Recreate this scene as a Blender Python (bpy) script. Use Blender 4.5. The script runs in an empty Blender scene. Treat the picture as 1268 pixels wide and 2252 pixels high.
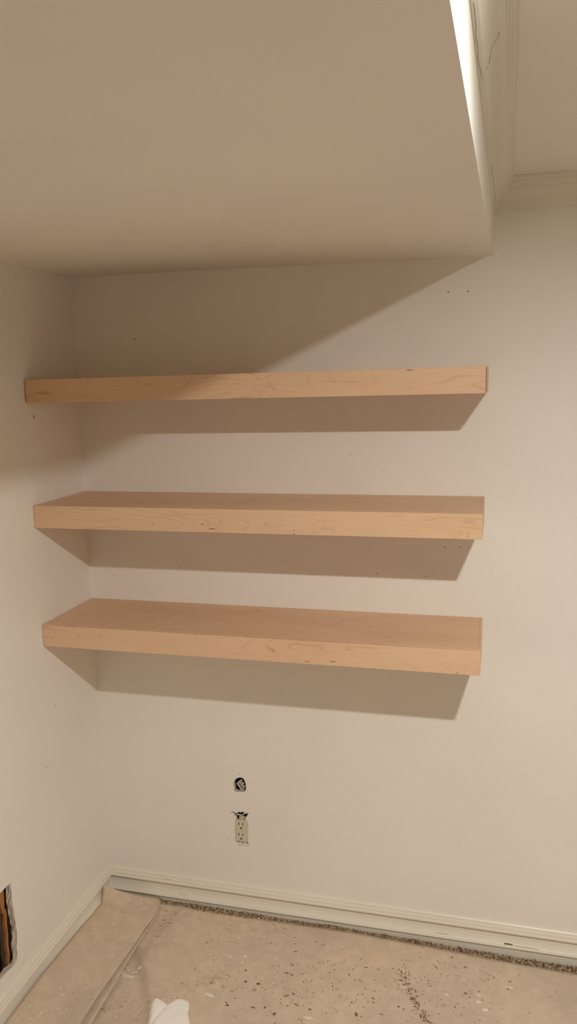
import bpy, bmesh, math, random
from mathutils import Vector, Matrix, noise
from mathutils.geometry import delaunay_2d_cdt
from mathutils.bvhtree import BVHTree

random.seed(7)
C = bpy.context.scene.collection
sc = bpy.context.scene

# ------------------------------------------------------------------ camera
W, H, F = 1268.0, 2252.0, 1822.044
ZO = 0.143                                   # carpet level in the solved frame
CAM = Vector((1.2793, -2.31481, 1.87007 - ZO))
YAW, PITCH, ROLL = 0.26266, 0.16337, -0.02385
_f = Vector((-math.sin(YAW) * math.cos(PITCH), math.cos(YAW) * math.cos(PITCH), -math.sin(PITCH)))
_r = Vector((math.cos(YAW), math.sin(YAW), 0))
_u = _r.cross(_f)
RIGHT = math.cos(ROLL) * _r + math.sin(ROLL) * _u
UP = -math.sin(ROLL) * _r + math.cos(ROLL) * _u
FWD = _f
cd = bpy.data.cameras.new('camera')
cd.sensor_fit = 'HORIZONTAL'
cd.sensor_width = 36.0
cd.lens = 36.0 * F / W
cd.clip_start = 0.05
cam = bpy.data.objects.new('camera', cd)
C.objects.link(cam)
M = Matrix((RIGHT, UP, -FWD)).transposed().to_4x4()
M.translation = CAM
cam.matrix_world = M
sc.camera = cam

# ------------------------------------------------------------------ world, lamps, exposure
wd = bpy.data.worlds.new('World')
sc.world = wd
wd.use_nodes = True
wd.node_tree.nodes['Background'].inputs[0].default_value = (1.0, 0.85, 0.68, 1)
wd.node_tree.nodes['Background'].inputs[1].default_value = 0.0
sc.view_settings.view_transform = 'Standard'
sc.view_settings.look = 'None'
sc.view_settings.exposure = 0.30
sc.view_settings.gamma = 1.0
sc.view_settings.use_curve_mapping = False

CEIL = 2.35342 - ZO
# the ceiling lamp whose position the three shelf shadows give; it hangs in the room outside the frame
LAMP_X, LAMP_Y, LAMP_Z, LAMP_R = 1.605, -1.745, CEIL - 0.004, 0.028
ld = bpy.data.lights.new('ceiling_lamp_offscreen', 'AREA')
ld.shape = 'DISK'
ld.size = LAMP_R * 2
ld.energy = 30.0
ld.color = (1.0, 0.968, 0.91)
lo = bpy.data.objects.new('ceiling_lamp_offscreen', ld)
lo.location = (LAMP_X, LAMP_Y, LAMP_Z)
C.objects.link(lo)
sc.cycles.max_bounces = 16
sc.cycles.diffuse_bounces = 12


# ------------------------------------------------------------------ helpers
def ray(u, v):
    return (FWD + RIGHT * ((u - W / 2) / F) - UP * ((v - H / 2) / F)).normalized()


def px(u, v, axis, val):
    """photo pixel -> point on the plane axis = val"""
    d = ray(u, v)
    s = (val - CAM[axis]) / d[axis]
    return CAM + d * s


def link(name, me, mat, parent=None):
    o = bpy.data.objects.new(name, me)
    C.objects.link(o)
    if mat is not None:
        me.materials.append(mat)
    if parent is not None:
        o.parent = parent
    return o


def pydata(name, verts, faces, mat, parent=None, smooth=False):
    me = bpy.data.meshes.new(name)
    me.from_pydata([tuple(v) for v in verts], [], faces)
    bm = bmesh.new()
    bm.from_mesh(me)
    bmesh.ops.recalc_face_normals(bm, faces=bm.faces)
    bm.to_mesh(me)
    bm.free()
    if smooth:
        for p in me.polygons:
            p.use_smooth = True
    me.update()
    return link(name, me, mat, parent)


def bmobj(name, bm, mat, parent=None, smooth=False):
    bmesh.ops.recalc_face_normals(bm, faces=bm.faces)
    me = bpy.data.meshes.new(name)
    bm.to_mesh(me)
    bm.free()
    if smooth:
        for p in me.polygons:
            p.use_smooth = True
    return link(name, me, mat, parent)


def tag(o, label=None, cat=None, group=None, kind=None):
    if label: o['label'] = label
    if cat: o['category'] = cat
    if group: o['group'] = group
    if kind: o['kind'] = kind
    return o


def empty(name, loc=(0, 0, 0)):
    o = bpy.data.objects.new(name, None)
    o.location = loc
    o.empty_display_size = 0.05
    C.objects.link(o)
    return o


def hexa(c):
    """faces of a box given by 8 corners: bottom 4 (ccw) then top 4"""
    return c, [(0, 3, 2, 1), (4, 5, 6, 7), (0, 1, 5, 4), (1, 2, 6, 5), (2, 3, 7, 6), (3, 0, 4, 7)]


def box(name, lo, hi, mat, parent=None, bevel=0.0):
    x0, y0, z0 = lo
    x1, y1, z1 = hi
    c = [(x0, y0, z0), (x1, y0, z0), (x1, y1, z0), (x0, y1, z0), (x0, y0, z1), (x1, y0, z1), (x1, y1, z1), (x0, y1, z1)]
    o = pydata(name, *hexa(c), mat, parent)
    if bevel:
        m = o.modifiers.new('bevel', 'BEVEL')
        m.width = bevel
        m.segments = 2
    return o


def bvh_of(o):
    me = o.data
    mw = o.matrix_world
    return BVHTree.FromPolygons([mw @ v.co for v in me.vertices], [tuple(p.vertices) for p in me.polygons])


def hit(tree, u, v):
    loc, nrm, idx, dist = tree.ray_cast(CAM, ray(u, v))
    if loc is None:
        return None, None
    if nrm.dot(ray(u, v)) > 0:
        nrm = -nrm
    return loc, nrm


# ------------------------------------------------------------------ materials
def mat_new(name, rough=0.6, spec=0.3):
    m = bpy.data.materials.new(name)
    m.use_nodes = True
    nt = m.node_tree
    b = nt.nodes['Principled BSDF']
    b.inputs['Roughness'].default_value = rough
    b.inputs['Specular IOR Level'].default_value = spec
    return m, nt, b


def N(nt, t, **kw):
    n = nt.nodes.new(t)
    for k, v in kw.items():
        setattr(n, k, v)
    return n


def math_n(nt, op, a, b=None, c=None, clamp=False):
    n = N(nt, 'ShaderNodeMath', operation=op, use_clamp=clamp)
    for i, x in enumerate((a, b, c)):
        if x is None: continue
        if isinstance(x, (int, float)):
            n.inputs[i].default_value = x
        else:
            nt.links.new(x, n.inputs[i])
    return n.outputs[0]


def mix_col(nt, fac, a, b, mode='MIX'):
    n = N(nt, 'ShaderNodeMix', data_type='RGBA', blend_type=mode)
    for sock, x in ((n.inputs[0], fac), (n.inputs[6], a), (n.inputs[7], b)):
        if isinstance(x, (int, float)):
            sock.default_value = x
        elif isinstance(x, tuple):
            sock.default_value = (*x[:3], 1)
        else:
            nt.links.new(x, sock)
    return n.outputs[2]


def coords(nt, scale=(1, 1, 1), loc=(0, 0, 0), kind='Object', src=None):
    mp = N(nt, 'ShaderNodeMapping')
    mp.inputs['Scale'].default_value = scale
    mp.inputs['Location'].default_value = loc
    if src is None:
        tc = N(nt, 'ShaderNodeTexCoord')
        src = tc.outputs[kind]
    nt.links.new(src, mp.inputs[0])
    return mp.outputs[0]


def noise_n(nt, vec, scale, detail=3, rough=0.5, dist=0.0):
    n = N(nt, 'ShaderNodeTexNoise')
    n.inputs['Scale'].default_value = scale
    n.inputs['Detail'].default_value = detail
    n.inputs['Roughness'].default_value = rough
    n.inputs['Distortion'].default_value = dist
    nt.links.new(vec, n.inputs['Vector'])
    return n.outputs['Fac']


def ramp(nt, fac, stops, interp='LINEAR'):
    n = N(nt, 'ShaderNodeValToRGB')
    n.color_ramp.interpolation = interp
    e = n.color_ramp.elements
    while len(e) < len(stops):
        e.new(0.5)
    for el, (p, c) in zip(e, stops):
        el.position = p
        el.color = (*c, 1) if len(c) == 3 else c
    nt.links.new(fac, n.inputs[0])
    return n.outputs[0]


def bump(nt, b, h, strength, dist):
    n = N(nt, 'ShaderNodeBump')
    n.inputs['Strength'].default_value = strength
    n.inputs['Distance'].default_value = dist
    nt.links.new(h, n.inputs['Height'])
    nt.links.new(n.outputs[0], b.inputs['Normal'])


def paint(name, col, rough=0.55, spec=0.3, tex=0.0006, var=0.03):
    m, nt, b = mat_new(name, rough, spec)
    v = coords(nt)
    n1 = noise_n(nt, v, 2.2, 3)
    dark = tuple(c * (1 - var) for c in col)
    lite = tuple(min(1, c * (1 + var)) for c in col)
    nt.links.new(ramp(nt, n1, [(0.3, dark), (0.7, lite)]), b.inputs['Base Color'])
    if tex:
        n2 = noise_n(nt, v, 160, 3, 0.6)
        bump(nt, b, n2, 0.35, tex)
    return m


M_WALL = paint('wall_paint', (0.80, 0.775, 0.725), 0.6, 0.25)
M_CEIL = paint('ceiling_paint', (0.81, 0.785, 0.735), 0.75, 0.15)
M_TRIM = paint('trim_paint', (0.74, 0.71, 0.62), 0.38, 0.45, 0.0003)
M_GYP = paint('gypsum_edge', (0.55, 0.49, 0.41), 0.9, 0.05, 0.002, 0.25)
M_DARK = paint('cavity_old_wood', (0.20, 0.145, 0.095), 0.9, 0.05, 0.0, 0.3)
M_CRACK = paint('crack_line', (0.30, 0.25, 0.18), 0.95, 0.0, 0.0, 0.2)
M_FIBRE = paint('raw_stud_wood', (0.36, 0.17, 0.06), 0.85, 0.1, 0.002, 0.35)
M_IVORY = paint('ivory_plastic', (0.61, 0.56, 0.45), 0.35, 0.5, 0.0, 0.02)
M_IVORY2 = paint('ivory_plastic_side', (0.61, 0.56, 0.45), 0.4, 0.45, 0.0, 0.02)
M_SLOT = paint('black_plastic', (0.05, 0.043, 0.037), 0.8, 0.1, 0.0, 0.1)
M_PLASTER = paint('plaster_crust', (0.72, 0.68, 0.62), 0.85, 0.1, 0.002, 0.1)
M_BRASS = paint('screw_metal', (0.55, 0.47, 0.28), 0.4, 0.5, 0.0, 0.1)
M_GREYCLIP = paint('grey_plastic', (0.46, 0.43, 0.39), 0.5, 0.4, 0.0, 0.08)
M_NAIL = paint('nail_hole_dark', (0.16, 0.11, 0.075), 0.9, 0.05, 0.0, 0.1)
M_WHITEPAINT = paint('white_paint_spot', (0.70, 0.64, 0.55), 0.6, 0.3, 0.0, 0.08)


def maple(name, seed, knots=(), tint=(1, 1, 1)):
    m, nt, b = mat_new(name, 0.42, 0.35)
    base = coords(nt, loc=(seed * 3.1, 0, seed * 1.7))
    # broad colour drift along the board
    drift = noise_n(nt, coords(nt, (1.6, 6, 6), (seed, 0, 0)), 1.0, 3)
    tc_ = lambda c: tuple(a * t for a, t in zip(c, tint))
    c0 = ramp(nt, drift, [(0.25, tc_((0.62, 0.405, 0.25))), (0.5, tc_((0.68, 0.46, 0.295))), (0.75, tc_((0.72, 0.50, 0.33)))])
    # cathedral figure: contour lines of a stretched noise field
    fld = noise_n(nt, coords(nt, (2.3, 7.5, 12.0), (seed * 2.3, seed, seed * 0.7)), 1.0, 3.2, 0.42, 0.35)
    st = math_n(nt, 'MULTIPLY', fld, 15.0)
    fr = math_n(nt, 'FRACT', st)
    d = math_n(nt, 'ABSOLUTE', math_n(nt, 'SUBTRACT', fr, 0.5))
    line = ramp(nt, d, [(0.0, (1, 1, 1)), (0.035, (0.30, 0.30, 0.30)), (0.16, (0, 0, 0))])
    gate = ramp(nt, noise_n(nt, coords(nt, (3, 12, 14), (seed * 5, 2, 1)), 1.0, 2), [(0.38, (0, 0, 0)), (0.62, (1, 1, 1))])
    lf = math_n(nt, 'MULTIPLY', math_n(nt, 'MULTIPLY', line, gate), 0.50)
    c1 = mix_col(nt, lf, c0, (0.36, 0.185, 0.085))
    # fine pores
    por = noise_n(nt, coords(nt, (14, 220, 220)), 1.0, 2, 0.6)
    pf = ramp(nt, por, [(0.55, (0, 0, 0)), (0.8, (0.30, 0.30, 0.30))])
    c2 = mix_col(nt, pf, c1, (0.44, 0.26, 0.135))
    # darker mineral flecks
    fl = noise_n(nt, coords(nt, (9, 60, 60), (seed * 7, 0, seed)), 1.0, 2)
    ff = ramp(nt, fl, [(0.68, (0, 0, 0)), (0.78, (0.5, 0.5, 0.5))])
    c3 = mix_col(nt, ff, c2, (0.33, 0.17, 0.08))
    tc = N(nt, 'ShaderNodeTexCoord')
    for (kx, kz, rx, rz, ks) in knots:
        mp = N(nt, 'ShaderNodeMapping', vector_type='POINT')
        mp.inputs['Location'].default_value = (-kx / rx, 0, -kz / rz)
        mp.inputs['Scale'].default_value = (1 / rx, 0, 1 / rz)
        mp.inputs['Rotation'].default_value = (0, 0, 0)
        nt.links.new(tc.outputs['Object'], mp.inputs[0])
        ln = N(nt, 'ShaderNodeVectorMath', operation='LENGTH')
        nt.links.new(mp.outputs[0], ln.inputs[0])
        kf = ramp(nt, ln.outputs['Value'], [(0.35, (ks, ks, ks)), (1.0, (0, 0, 0))])
        c3 = mix_col(nt, kf, c3, (0.10, 0.045, 0.02))
    nt.links.new(c3, b.inputs['Base Color'])
    bump(nt, b, por, 0.15, 0.0004)
    return m


# canvas drop cloth
def canvas(name, base, dirt=1.0):
    m, nt, b = mat_new(name, 0.9, 0.1)
    v = coords(nt)
    big = noise_n(nt, v, 3.2, 4, 0.6)
    lo = (base[0] * .87, base[1] * .88, base[2] * .90)
    hi = (base[0] * 1.08, base[1] * 1.05, base[2] * 0.98)
    c0 = ramp(nt, big, [(0.3, lo), (0.52, base), (0.72, hi)])
    mott = noise_n(nt, v, 28, 4, 0.65)
    c1 = mix_col(nt, ramp(nt, mott, [(0.42, (0.30, 0.30, 0.30)), (0.6, (0, 0, 0))]), c0, tuple(c * 0.72 for c in base))
    # brown scuffs in patches
    gate = ramp(nt, noise_n(nt, v, 5.5, 2), [(0.53, (0, 0, 0)), (0.70, (1, 1, 1))])
    scf = ramp(nt, noise_n(nt, coords(nt, (1, 1.6, 1)), 75, 3, 0.6), [(0.58, (0, 0, 0)), (0.68, (1, 1, 1))])
    c2 = mix_col(nt, math_n(nt, 'MULTIPLY', math_n(nt, 'MULTIPLY', gate, scf), 0.75 * dirt), c1, (0.17, 0.10, 0.05))
    # pale dried splashes
    vo = N(nt, 'ShaderNodeTexVoronoi', feature='F1')
    vo.inputs['Scale'].default_value = 34
    vo.inputs['Randomness'].default_value = 1.0
    nt.links.new(v, vo.inputs['Vector'])
    spot = ramp(nt, vo.outputs['Distance'], [(0.08, (1, 1, 1)), (0.13, (0, 0, 0))])
    g2 = ramp(nt, noise_n(nt, v, 9, 2), [(0.55, (0, 0, 0)), (0.62, (1, 1, 1))])
    c3 = mix_col(nt, math_n(nt, 'MULTIPLY', math_n(nt, 'MULTIPLY', spot, g2), 0.8), c2, (0.66, 0.58, 0.47))
    nt.links.new(c3, b.inputs['Base Color'])
    wv = noise_n(nt, v, 420, 2, 0.6)
    bump(nt, b, wv, 0.4, 0.0008)
    return m


M_CLOTH = canvas('canvas_cloth', (0.63, 0.515, 0.40))
M_CLOTH2 = canvas('canvas_runner', (0.63, 0.515, 0.40), 0.35)
M_RAG = paint('white_terry', (0.88, 0.85, 0.80), 0.95, 0.05, 0.004, 0.03)

m, nt, b = mat_new('carpet_loops', 0.95, 0.05)
gi = N(nt, 'ShaderNodeNewGeometry')
nt.links.new(ramp(nt, gi.outputs['Random Per Island'], [(0.0, (0.13, 0.085, 0.048)), (0.5, (0.33, 0.245, 0.155)), (1.0, (0.54, 0.44, 0.31))]), b.inputs['Base Color'])
M_PILE = m
M_CARPET = paint('carpet_backing', (0.24, 0.175, 0.115), 0.95, 0.02, 0.006, 0.25)
m, nt, b = mat_new('wood_debris', 0.9, 0.05)
gi = N(nt, 'ShaderNodeNewGeometry')
nt.links.new(ramp(nt, gi.outputs['Random Per Island'], [(0.0, (0.10, 0.055, 0.025)), (0.5, (0.22, 0.125, 0.06)), (1.0, (0.42, 0.29, 0.17))]), b.inputs['Base Color'])
M_CHIP = m

# ------------------------------------------------------------------ room shell
LS = 1.23009                    # soffit side
HS = 2.17312 - ZO               # soffit underside
RX, RY = 3.4, -4.4              # far walls of the room


def in_poly(x, y, poly):
    c = False
    n = len(poly)
    for i in range(n):
        x0, y0 = poly[i]
        x1, y1 = poly[i - 1]
        if (y0 > y) != (y1 > y) and x < (x1 - x0) * (y - y0) / (y1 - y0) + x0:
            c = not c
    return c


def wall_with_holes(name, rect, holes, to3d, mat):
    a0, b0, a1, b1 = rect
    loops = [[(a0, b0), (a1, b0), (a1, b1), (a0, b1)]] + holes
    pts, edges = [], []
    for lp in loops:
        s = len(pts)
        pts += [Vector(p) for p in lp]
        edges += [(s + i, s + (i + 1) % len(lp)) for i in range(len(lp))]
    vs, es, fs, *_ = delaunay_2d_cdt(pts, edges, [], 0, 1e-6)
    keep = []
    for f in fs:
        cx = sum(vs[i].x for i in f) / len(f)
        cy = sum(vs[i].y for i in f) / len(f)
        if not any(in_poly(cx, cy, h) for h in holes):
            keep.append(tuple(f))
    return pydata(name, [to3d(v.x, v.y, 0) for v in vs], keep, mat)


def rim(name, loop, to3d, depth, mat, parent, jag=0.0):
    n = len(loop)
    cx = sum(p[0] for p in loop) / n
    cy = sum(p[1] for p in loop) / n
    vv = []
    K = 3
    for k in range(K + 1):
        for i, (x, y) in enumerate(loop):
            s = jag * (random.random() - 0.3) * (k > 0)
            vv.append(to3d(x + (cx - x) * s, y + (cy - y) * s, depth * k / K))
    ff = []
    for k in range(K):
        for i in range(n):
            j = (i + 1) % n
            ff.append((k * n + i, k * n + j, (k + 1) * n + j, (k + 1) * n + i))
    return pydata(name, vv, ff, mat, parent)


def dens(poly, step, jit):
    out = []
    n = len(poly)
    for i in range(n):
        a, b_ = Vector(poly[i]), Vector(poly[(i + 1) % n])
        k = max(1, int((b_ - a).length / step))
        for j in range(k):
            p = a.lerp(b_, j / k)
            if j:
                p += Vector((random.uniform(-jit, jit), random.uniform(-jit, jit)))
            out.append((p.x, p.y))
    return out


# --- back wall with the cable hole and the outlet opening
back3 = lambda a, b_, d: (a, d, b_)


def zpx(pts, ox, oy, s):
    out = []
    for X, Y in pts:
        p = px(ox + X / s, oy + Y / s, 1, 0.0)
        out.append((p.x, p.z))
    return out


cable_loop = zpx([(425, 380), (450, 325), (500, 285), (560, 258), (625, 252), (680, 275), (715, 310), (722, 340), (750, 385),
                  (760, 450), (770, 520), (765, 590), (735, 640), (700, 668), (640, 655), (570, 655), (510, 648), (455, 635),
                  (432, 600), (455, 555), (430, 500), (418, 440)], 480, 1690, 12.68)
outlet_loop = zpx([(205, 262), (245, 243), (315, 205), (355, 228), (372, 275), (400, 250), (470, 222), (600, 212), (715, 238),
                   (730, 262), (815, 258), (765, 292), (745, 345), (700, 395), (690, 470), (712, 800), (722, 1110), (745, 1130), (775, 1180),
                   (800, 1238), (780, 1242), (735, 1190), (690, 1160), (600, 1150), (505, 1150), (490, 1162), (465, 1160),
                   (455, 1120), (420, 1080), (415, 800), (400, 470), (430, 400), (385, 345), (345, 290), (318, 228), (250, 255)],
                  490, 1770, 14.09)
wall_back = tag(wall_with_holes('wall_back', (0.0, 0.0, RX, CEIL), [cable_loop, outlet_loop], back3, M_WALL),
                'off-white painted plaster wall behind the wooden shelves', kind='structure')
rim('hole_edge', cable_loop, back3, 0.016, M_GYP, wall_back, 0.10)
rim('hole_edge', outlet_loop, back3, 0.016, M_GYP, wall_back, 0.02)
c = px(526, 1727, 1, 0)
bm = bmesh.new()


def open_box(name, lo, hi, mat, parent, skip):
    """box without the face on one side (index into hexa faces)"""
    x0, y0, z0 = lo
    x1, y1, z1 = hi
    cc = [(x0, y0, z0), (x1, y0, z0), (x1, y1, z0), (x0, y1, z0), (x0, y0, z1), (x1, y0, z1), (x1, y1, z1), (x0, y1, z1)]
    v, f = hexa(cc)
    f = [q for i, q in enumerate(f) if i != skip]
    return pydata(name, v, f, mat, parent)


bm.free()
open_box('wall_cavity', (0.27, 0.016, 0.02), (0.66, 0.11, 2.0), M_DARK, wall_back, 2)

# --- left wall with the rough cut-out near the floor
left3 = lambda a, b_, d: (-d, a, b_)
hole_loop = [(-0.5385, 0.3925), (-0.537, 0.340), (-0.532, 0.282), (-0.5285, 0.236), (-0.533, 0.205), (-0.5365, 0.162), (-0.545, 0.156), (-0.575, 0.160),
             (-0.62, 0.162), (-0.70, 0.158), (-0.88, 0.160), (-0.885, 0.25), (-0.88, 0.395), (-0.70, 0.396), (-0.60, 0.395)]
hl = dens(hole_loop, 0.012, 0.0012)
wall_left = tag(wall_with_holes('wall_left', (RY, 0.0, 0.0, CEIL), [hl], left3, M_WALL),
                'off-white painted wall meeting the left ends of the shelves', kind='structure')
rim('hole_edge', hl, left3, 0.016, M_GYP, wall_left, 0.035)
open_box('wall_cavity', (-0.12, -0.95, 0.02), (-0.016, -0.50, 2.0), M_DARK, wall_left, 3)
# splintered stud seen inside the hole
sv, sf = [], []
prof = [(0.40, -0.566, -0.548), (0.375, -0.568, -0.546), (0.35, -0.565, -0.5465), (0.33, -0.562, -0.548), (0.318, -0.558, -0.5495), (0.305, -0.5535, -0.551)]
for z, ya, yb in prof:
    for x in (-0.030, -0.018):
        sv += [(x, ya + random.uniform(-.001, .001), z), (x, yb, z)]
for i in range(len(prof) - 1):
    a = i * 4
    for q in ((0, 1), (1, 3), (3, 2), (2, 0)):
        sf.append((a + q[0], a + q[1], a + 4 + q[1], a + 4 + q[0]))
sf += [(0, 1, 3, 2), (len(sv) - 4, len(sv) - 3, len(sv) - 1, len(sv) - 2)]
tag(pydata('stud_splinter', sv, sf, M_FIBRE, wall_left), 'orange-brown splintered wood behind the drywall')
sv, sf = [], []
prof = [(0.318, -0.5475), (0.30, -0.5445), (0.27, -0.5475), (0.24, -0.5455), (0.21, -0.549), (0.18, -0.5465), (0.155, -0.55)]
for z, yc in prof:
    for x, y in ((-0.026, yc - .004), (-0.026, yc + .004), (-0.018, yc + .004), (-0.018, yc - .004)):
        sv.append((x, y + random.uniform(-.0008, .0008), z))
for i in range(len(prof) - 1):
    a = i * 4
    for q in range(4):
        sf.append((a + q, a + (q + 1) % 4, a + 4 + (q + 1) % 4, a + 4 + q))
pydata('stud_edge', sv, sf, M_FIBRE, wall_left)

tag(pydata('wall_right', [(RX, RY, 0), (RX, 0, 0), (RX, 0, CEIL), (RX, RY, CEIL)], [(0, 1, 2, 3)], M_WALL), kind='structure')
tag(pydata('wall_front', [(0, RY, 0), (RX, RY, 0), (RX, RY, CEIL), (0, RY, CEIL)], [(0, 1, 2, 3)], M_WALL), kind='structure')
tag(pydata('floor', [(0, RY, 0), (RX, RY, 0), (RX, 0, 0), (0, 0, 0)], [(0, 1, 2, 3)], M_CARPET), 'brown loop carpet floor under the drop cloths', kind='structure')
tag(pydata('ceiling', [(LS, RY, CEIL), (RX, RY, CEIL), (RX, 0, CEIL), (LS, 0, CEIL)], [(0, 1, 2, 3)], M_CEIL), 'flat off-white ceiling beside the soffit', kind='structure')

# --- soffit: underside grid with the sagging strip at the wall, and the side face
xs = [0, .2, .4, .55, .7, .8, .86, .92, .98, 1.04, 1.10, 1.16, 1.2, LS]
ys = [RY, -3, -2, -1.2, -.8, -.5, -.35, -.27, -.24, -.215, -.19, -.165, -.14, -.12, -.10, -.085, -.07, -.069, -.035, 0]
sv, sf = [], []


def soff(x, y):
    k = min(1, max(0, (x - .45) / .75))
    z = HS
    if y > -.07:
        z -= .0075 * k * (y + .07) / .07
    g = max(0, (x - .85) / .38) ** 1.2
    z -= .0022 * g * math.exp(-((y + .105) / .016) ** 2) + .0018 * g * math.exp(-((y + .185) / .020) ** 2)
    xx = x
    if x == LS:
        xx = 1.2245 if y < -.0695 else 1.2245 + .0055 * (y + .07) / .07
    return (xx, y, z)


for y in ys:
    for x in xs:
        sv.append(soff(x, y))
nx = len(xs)
for j in range(len(ys) - 1):
    for i in range(nx - 1):
        sf.append((j * nx + i, j * nx + i + 1, (j + 1) * nx + i + 1, (j + 1) * nx + i))
s0 = len(sv)
for y in ys:
    sv.append((LS if y > -.07 else 1.2275, y, CEIL))
for j in range(len(ys) - 1):
    sf.append((j * nx + nx - 1, s0 + j, s0 + j + 1, (j + 1) * nx + nx - 1))
soffit = pydata('soffit', sv, sf, M_CEIL)
tag(soffit, 'lowered off-white ceiling box above the shelves', kind='structure')


# --- baseboards and crown: profiles swept along the walls
def sweep(name, prof, path, mat, label, zscale=None):
    """prof: (out, z); path: list of functions out,z -> point"""
    n = len(prof)
    v = [p(o, z) for p in path for (o, z) in prof]
    f = []
    for k in range(len(path) - 1):
        for i in range(n - 1):
            f.append((k * n + i, k * n + i + 1, (k + 1) * n + i + 1, (k + 1) * n + i))
    o = pydata(name, v, f, mat)
    return tag(o, label, kind='structure')


BB = [(0.0, .1110), (.0055, .1105), (.0085, .107), (.0090, .1020), (.0126, .1005), (.0142, .0965), (.0145, .0925), (.0176, .0905), (.0182, .0865),
      (.0165, .0845), (.0080, .0835), (.0066, .0815), (.0074, .0790), (.0077, .0720), (.0090, .0630), (.0117, .0545), (.0155, .0480), (.0175, .0462),
      (.0224, .0452), (.0238, .0430), (.0230, .0402), (.0186, .0388), (.0178, .0375), (.0175, 0.0)]


def bz(x, z):
    return z * (1.0 + (.0025 - .0066 * x / 1.5 if x < 1.6 else -.0045) / .111)


sweep('baseboard_back', BB, [lambda o, z: (o, -o, bz(0, z))] + [(lambda X: (lambda o, z: (X, -o, bz(X, z))))(x) for x in (.4, .8, 1.2, 1.5, 2.2, 3.2)] + [lambda o, z: (RX - o, -o, bz(2, z))], M_TRIM,
      'cream moulded baseboard along the wall under the shelves')
sweep('baseboard_left', BB, [lambda o, z: (o, -o, bz(0, z)), lambda o, z: (o, RY + o, bz(0, z))], M_TRIM,
      'cream moulded baseboard along the wall with the rough hole')
sweep('baseboard_right', BB, [lambda o, z: (RX - o, -o, bz(2, z)), lambda o, z: (RX - o, RY + o, bz(2, z))], M_TRIM, None)
sweep('baseboard_front', BB, [lambda o, z: (o, RY + o, bz(0, z)), lambda o, z: (RX - o, RY + o, bz(2, z))], M_TRIM, None)

CR = [(-.006, .0750), (.0060, .0752), (.0072, .0725), (.0080, .0690), (.0100, .0660), (.0115, .0600), (.0145, .0520), (.0190, .0440), (.0250, .0365), (.0315, .0310),
      (.0335, .0300), (.0345, .0255), (.0375, .0225), (.0400, .0170), (.0420, .0155), (.0430, .0110), (.0462, .0098), (.0485, .0060), (.0488, .0)]
crown_side = sweep('trim_1', CR, [lambda o, d: (LS + o, -o, CEIL - d), lambda o, d: (LS + o, RY + o, CEIL - d)], M_TRIM,
                   'white cracked crown moulding along the soffit side')
crown_back = sweep('trim_2', CR, [lambda o, d: (LS + o, -o, CEIL - d), lambda o, d: (RX, -o, CEIL - d)], M_TRIM,
                   'cream crown moulding along the wall right of the soffit')

# the recessed fitting round that lamp
t = empty('ceiling_lamp', (LAMP_X, LAMP_Y, CEIL))
tag(t, 'small round recessed ceiling light beside the soffit', 'lamp')


def turn(name, pr, mat):
    bm = bmesh.new()
    rings = []
    for k in range(28):
        a = 2 * math.pi * k / 28
        rings.append([bm.verts.new((max(r, .0002) * math.cos(a), max(r, .0002) * math.sin(a), z)) for r, z in pr])
    for k in range(28):
        for j in range(len(pr) - 1):
            bm.faces.new((rings[k][j], rings[(k + 1) % 28][j], rings[(k + 1) % 28][j + 1], rings[k][j + 1]))
    bmobj(name, bm, mat, t, True)


turn('trim_ring', [(LAMP_R + .001, -.0012), (LAMP_R + .003, -.006), (LAMP_R + .016, -.005), (LAMP_R + .022, -.0004)], M_TRIM)
turn('lens', [(0, -.0015), (LAMP_R + .001, -.0015)], M_IVORY)

# ------------------------------------------------------------------ shelves
D, T = 0.29563, 0.06293


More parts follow.
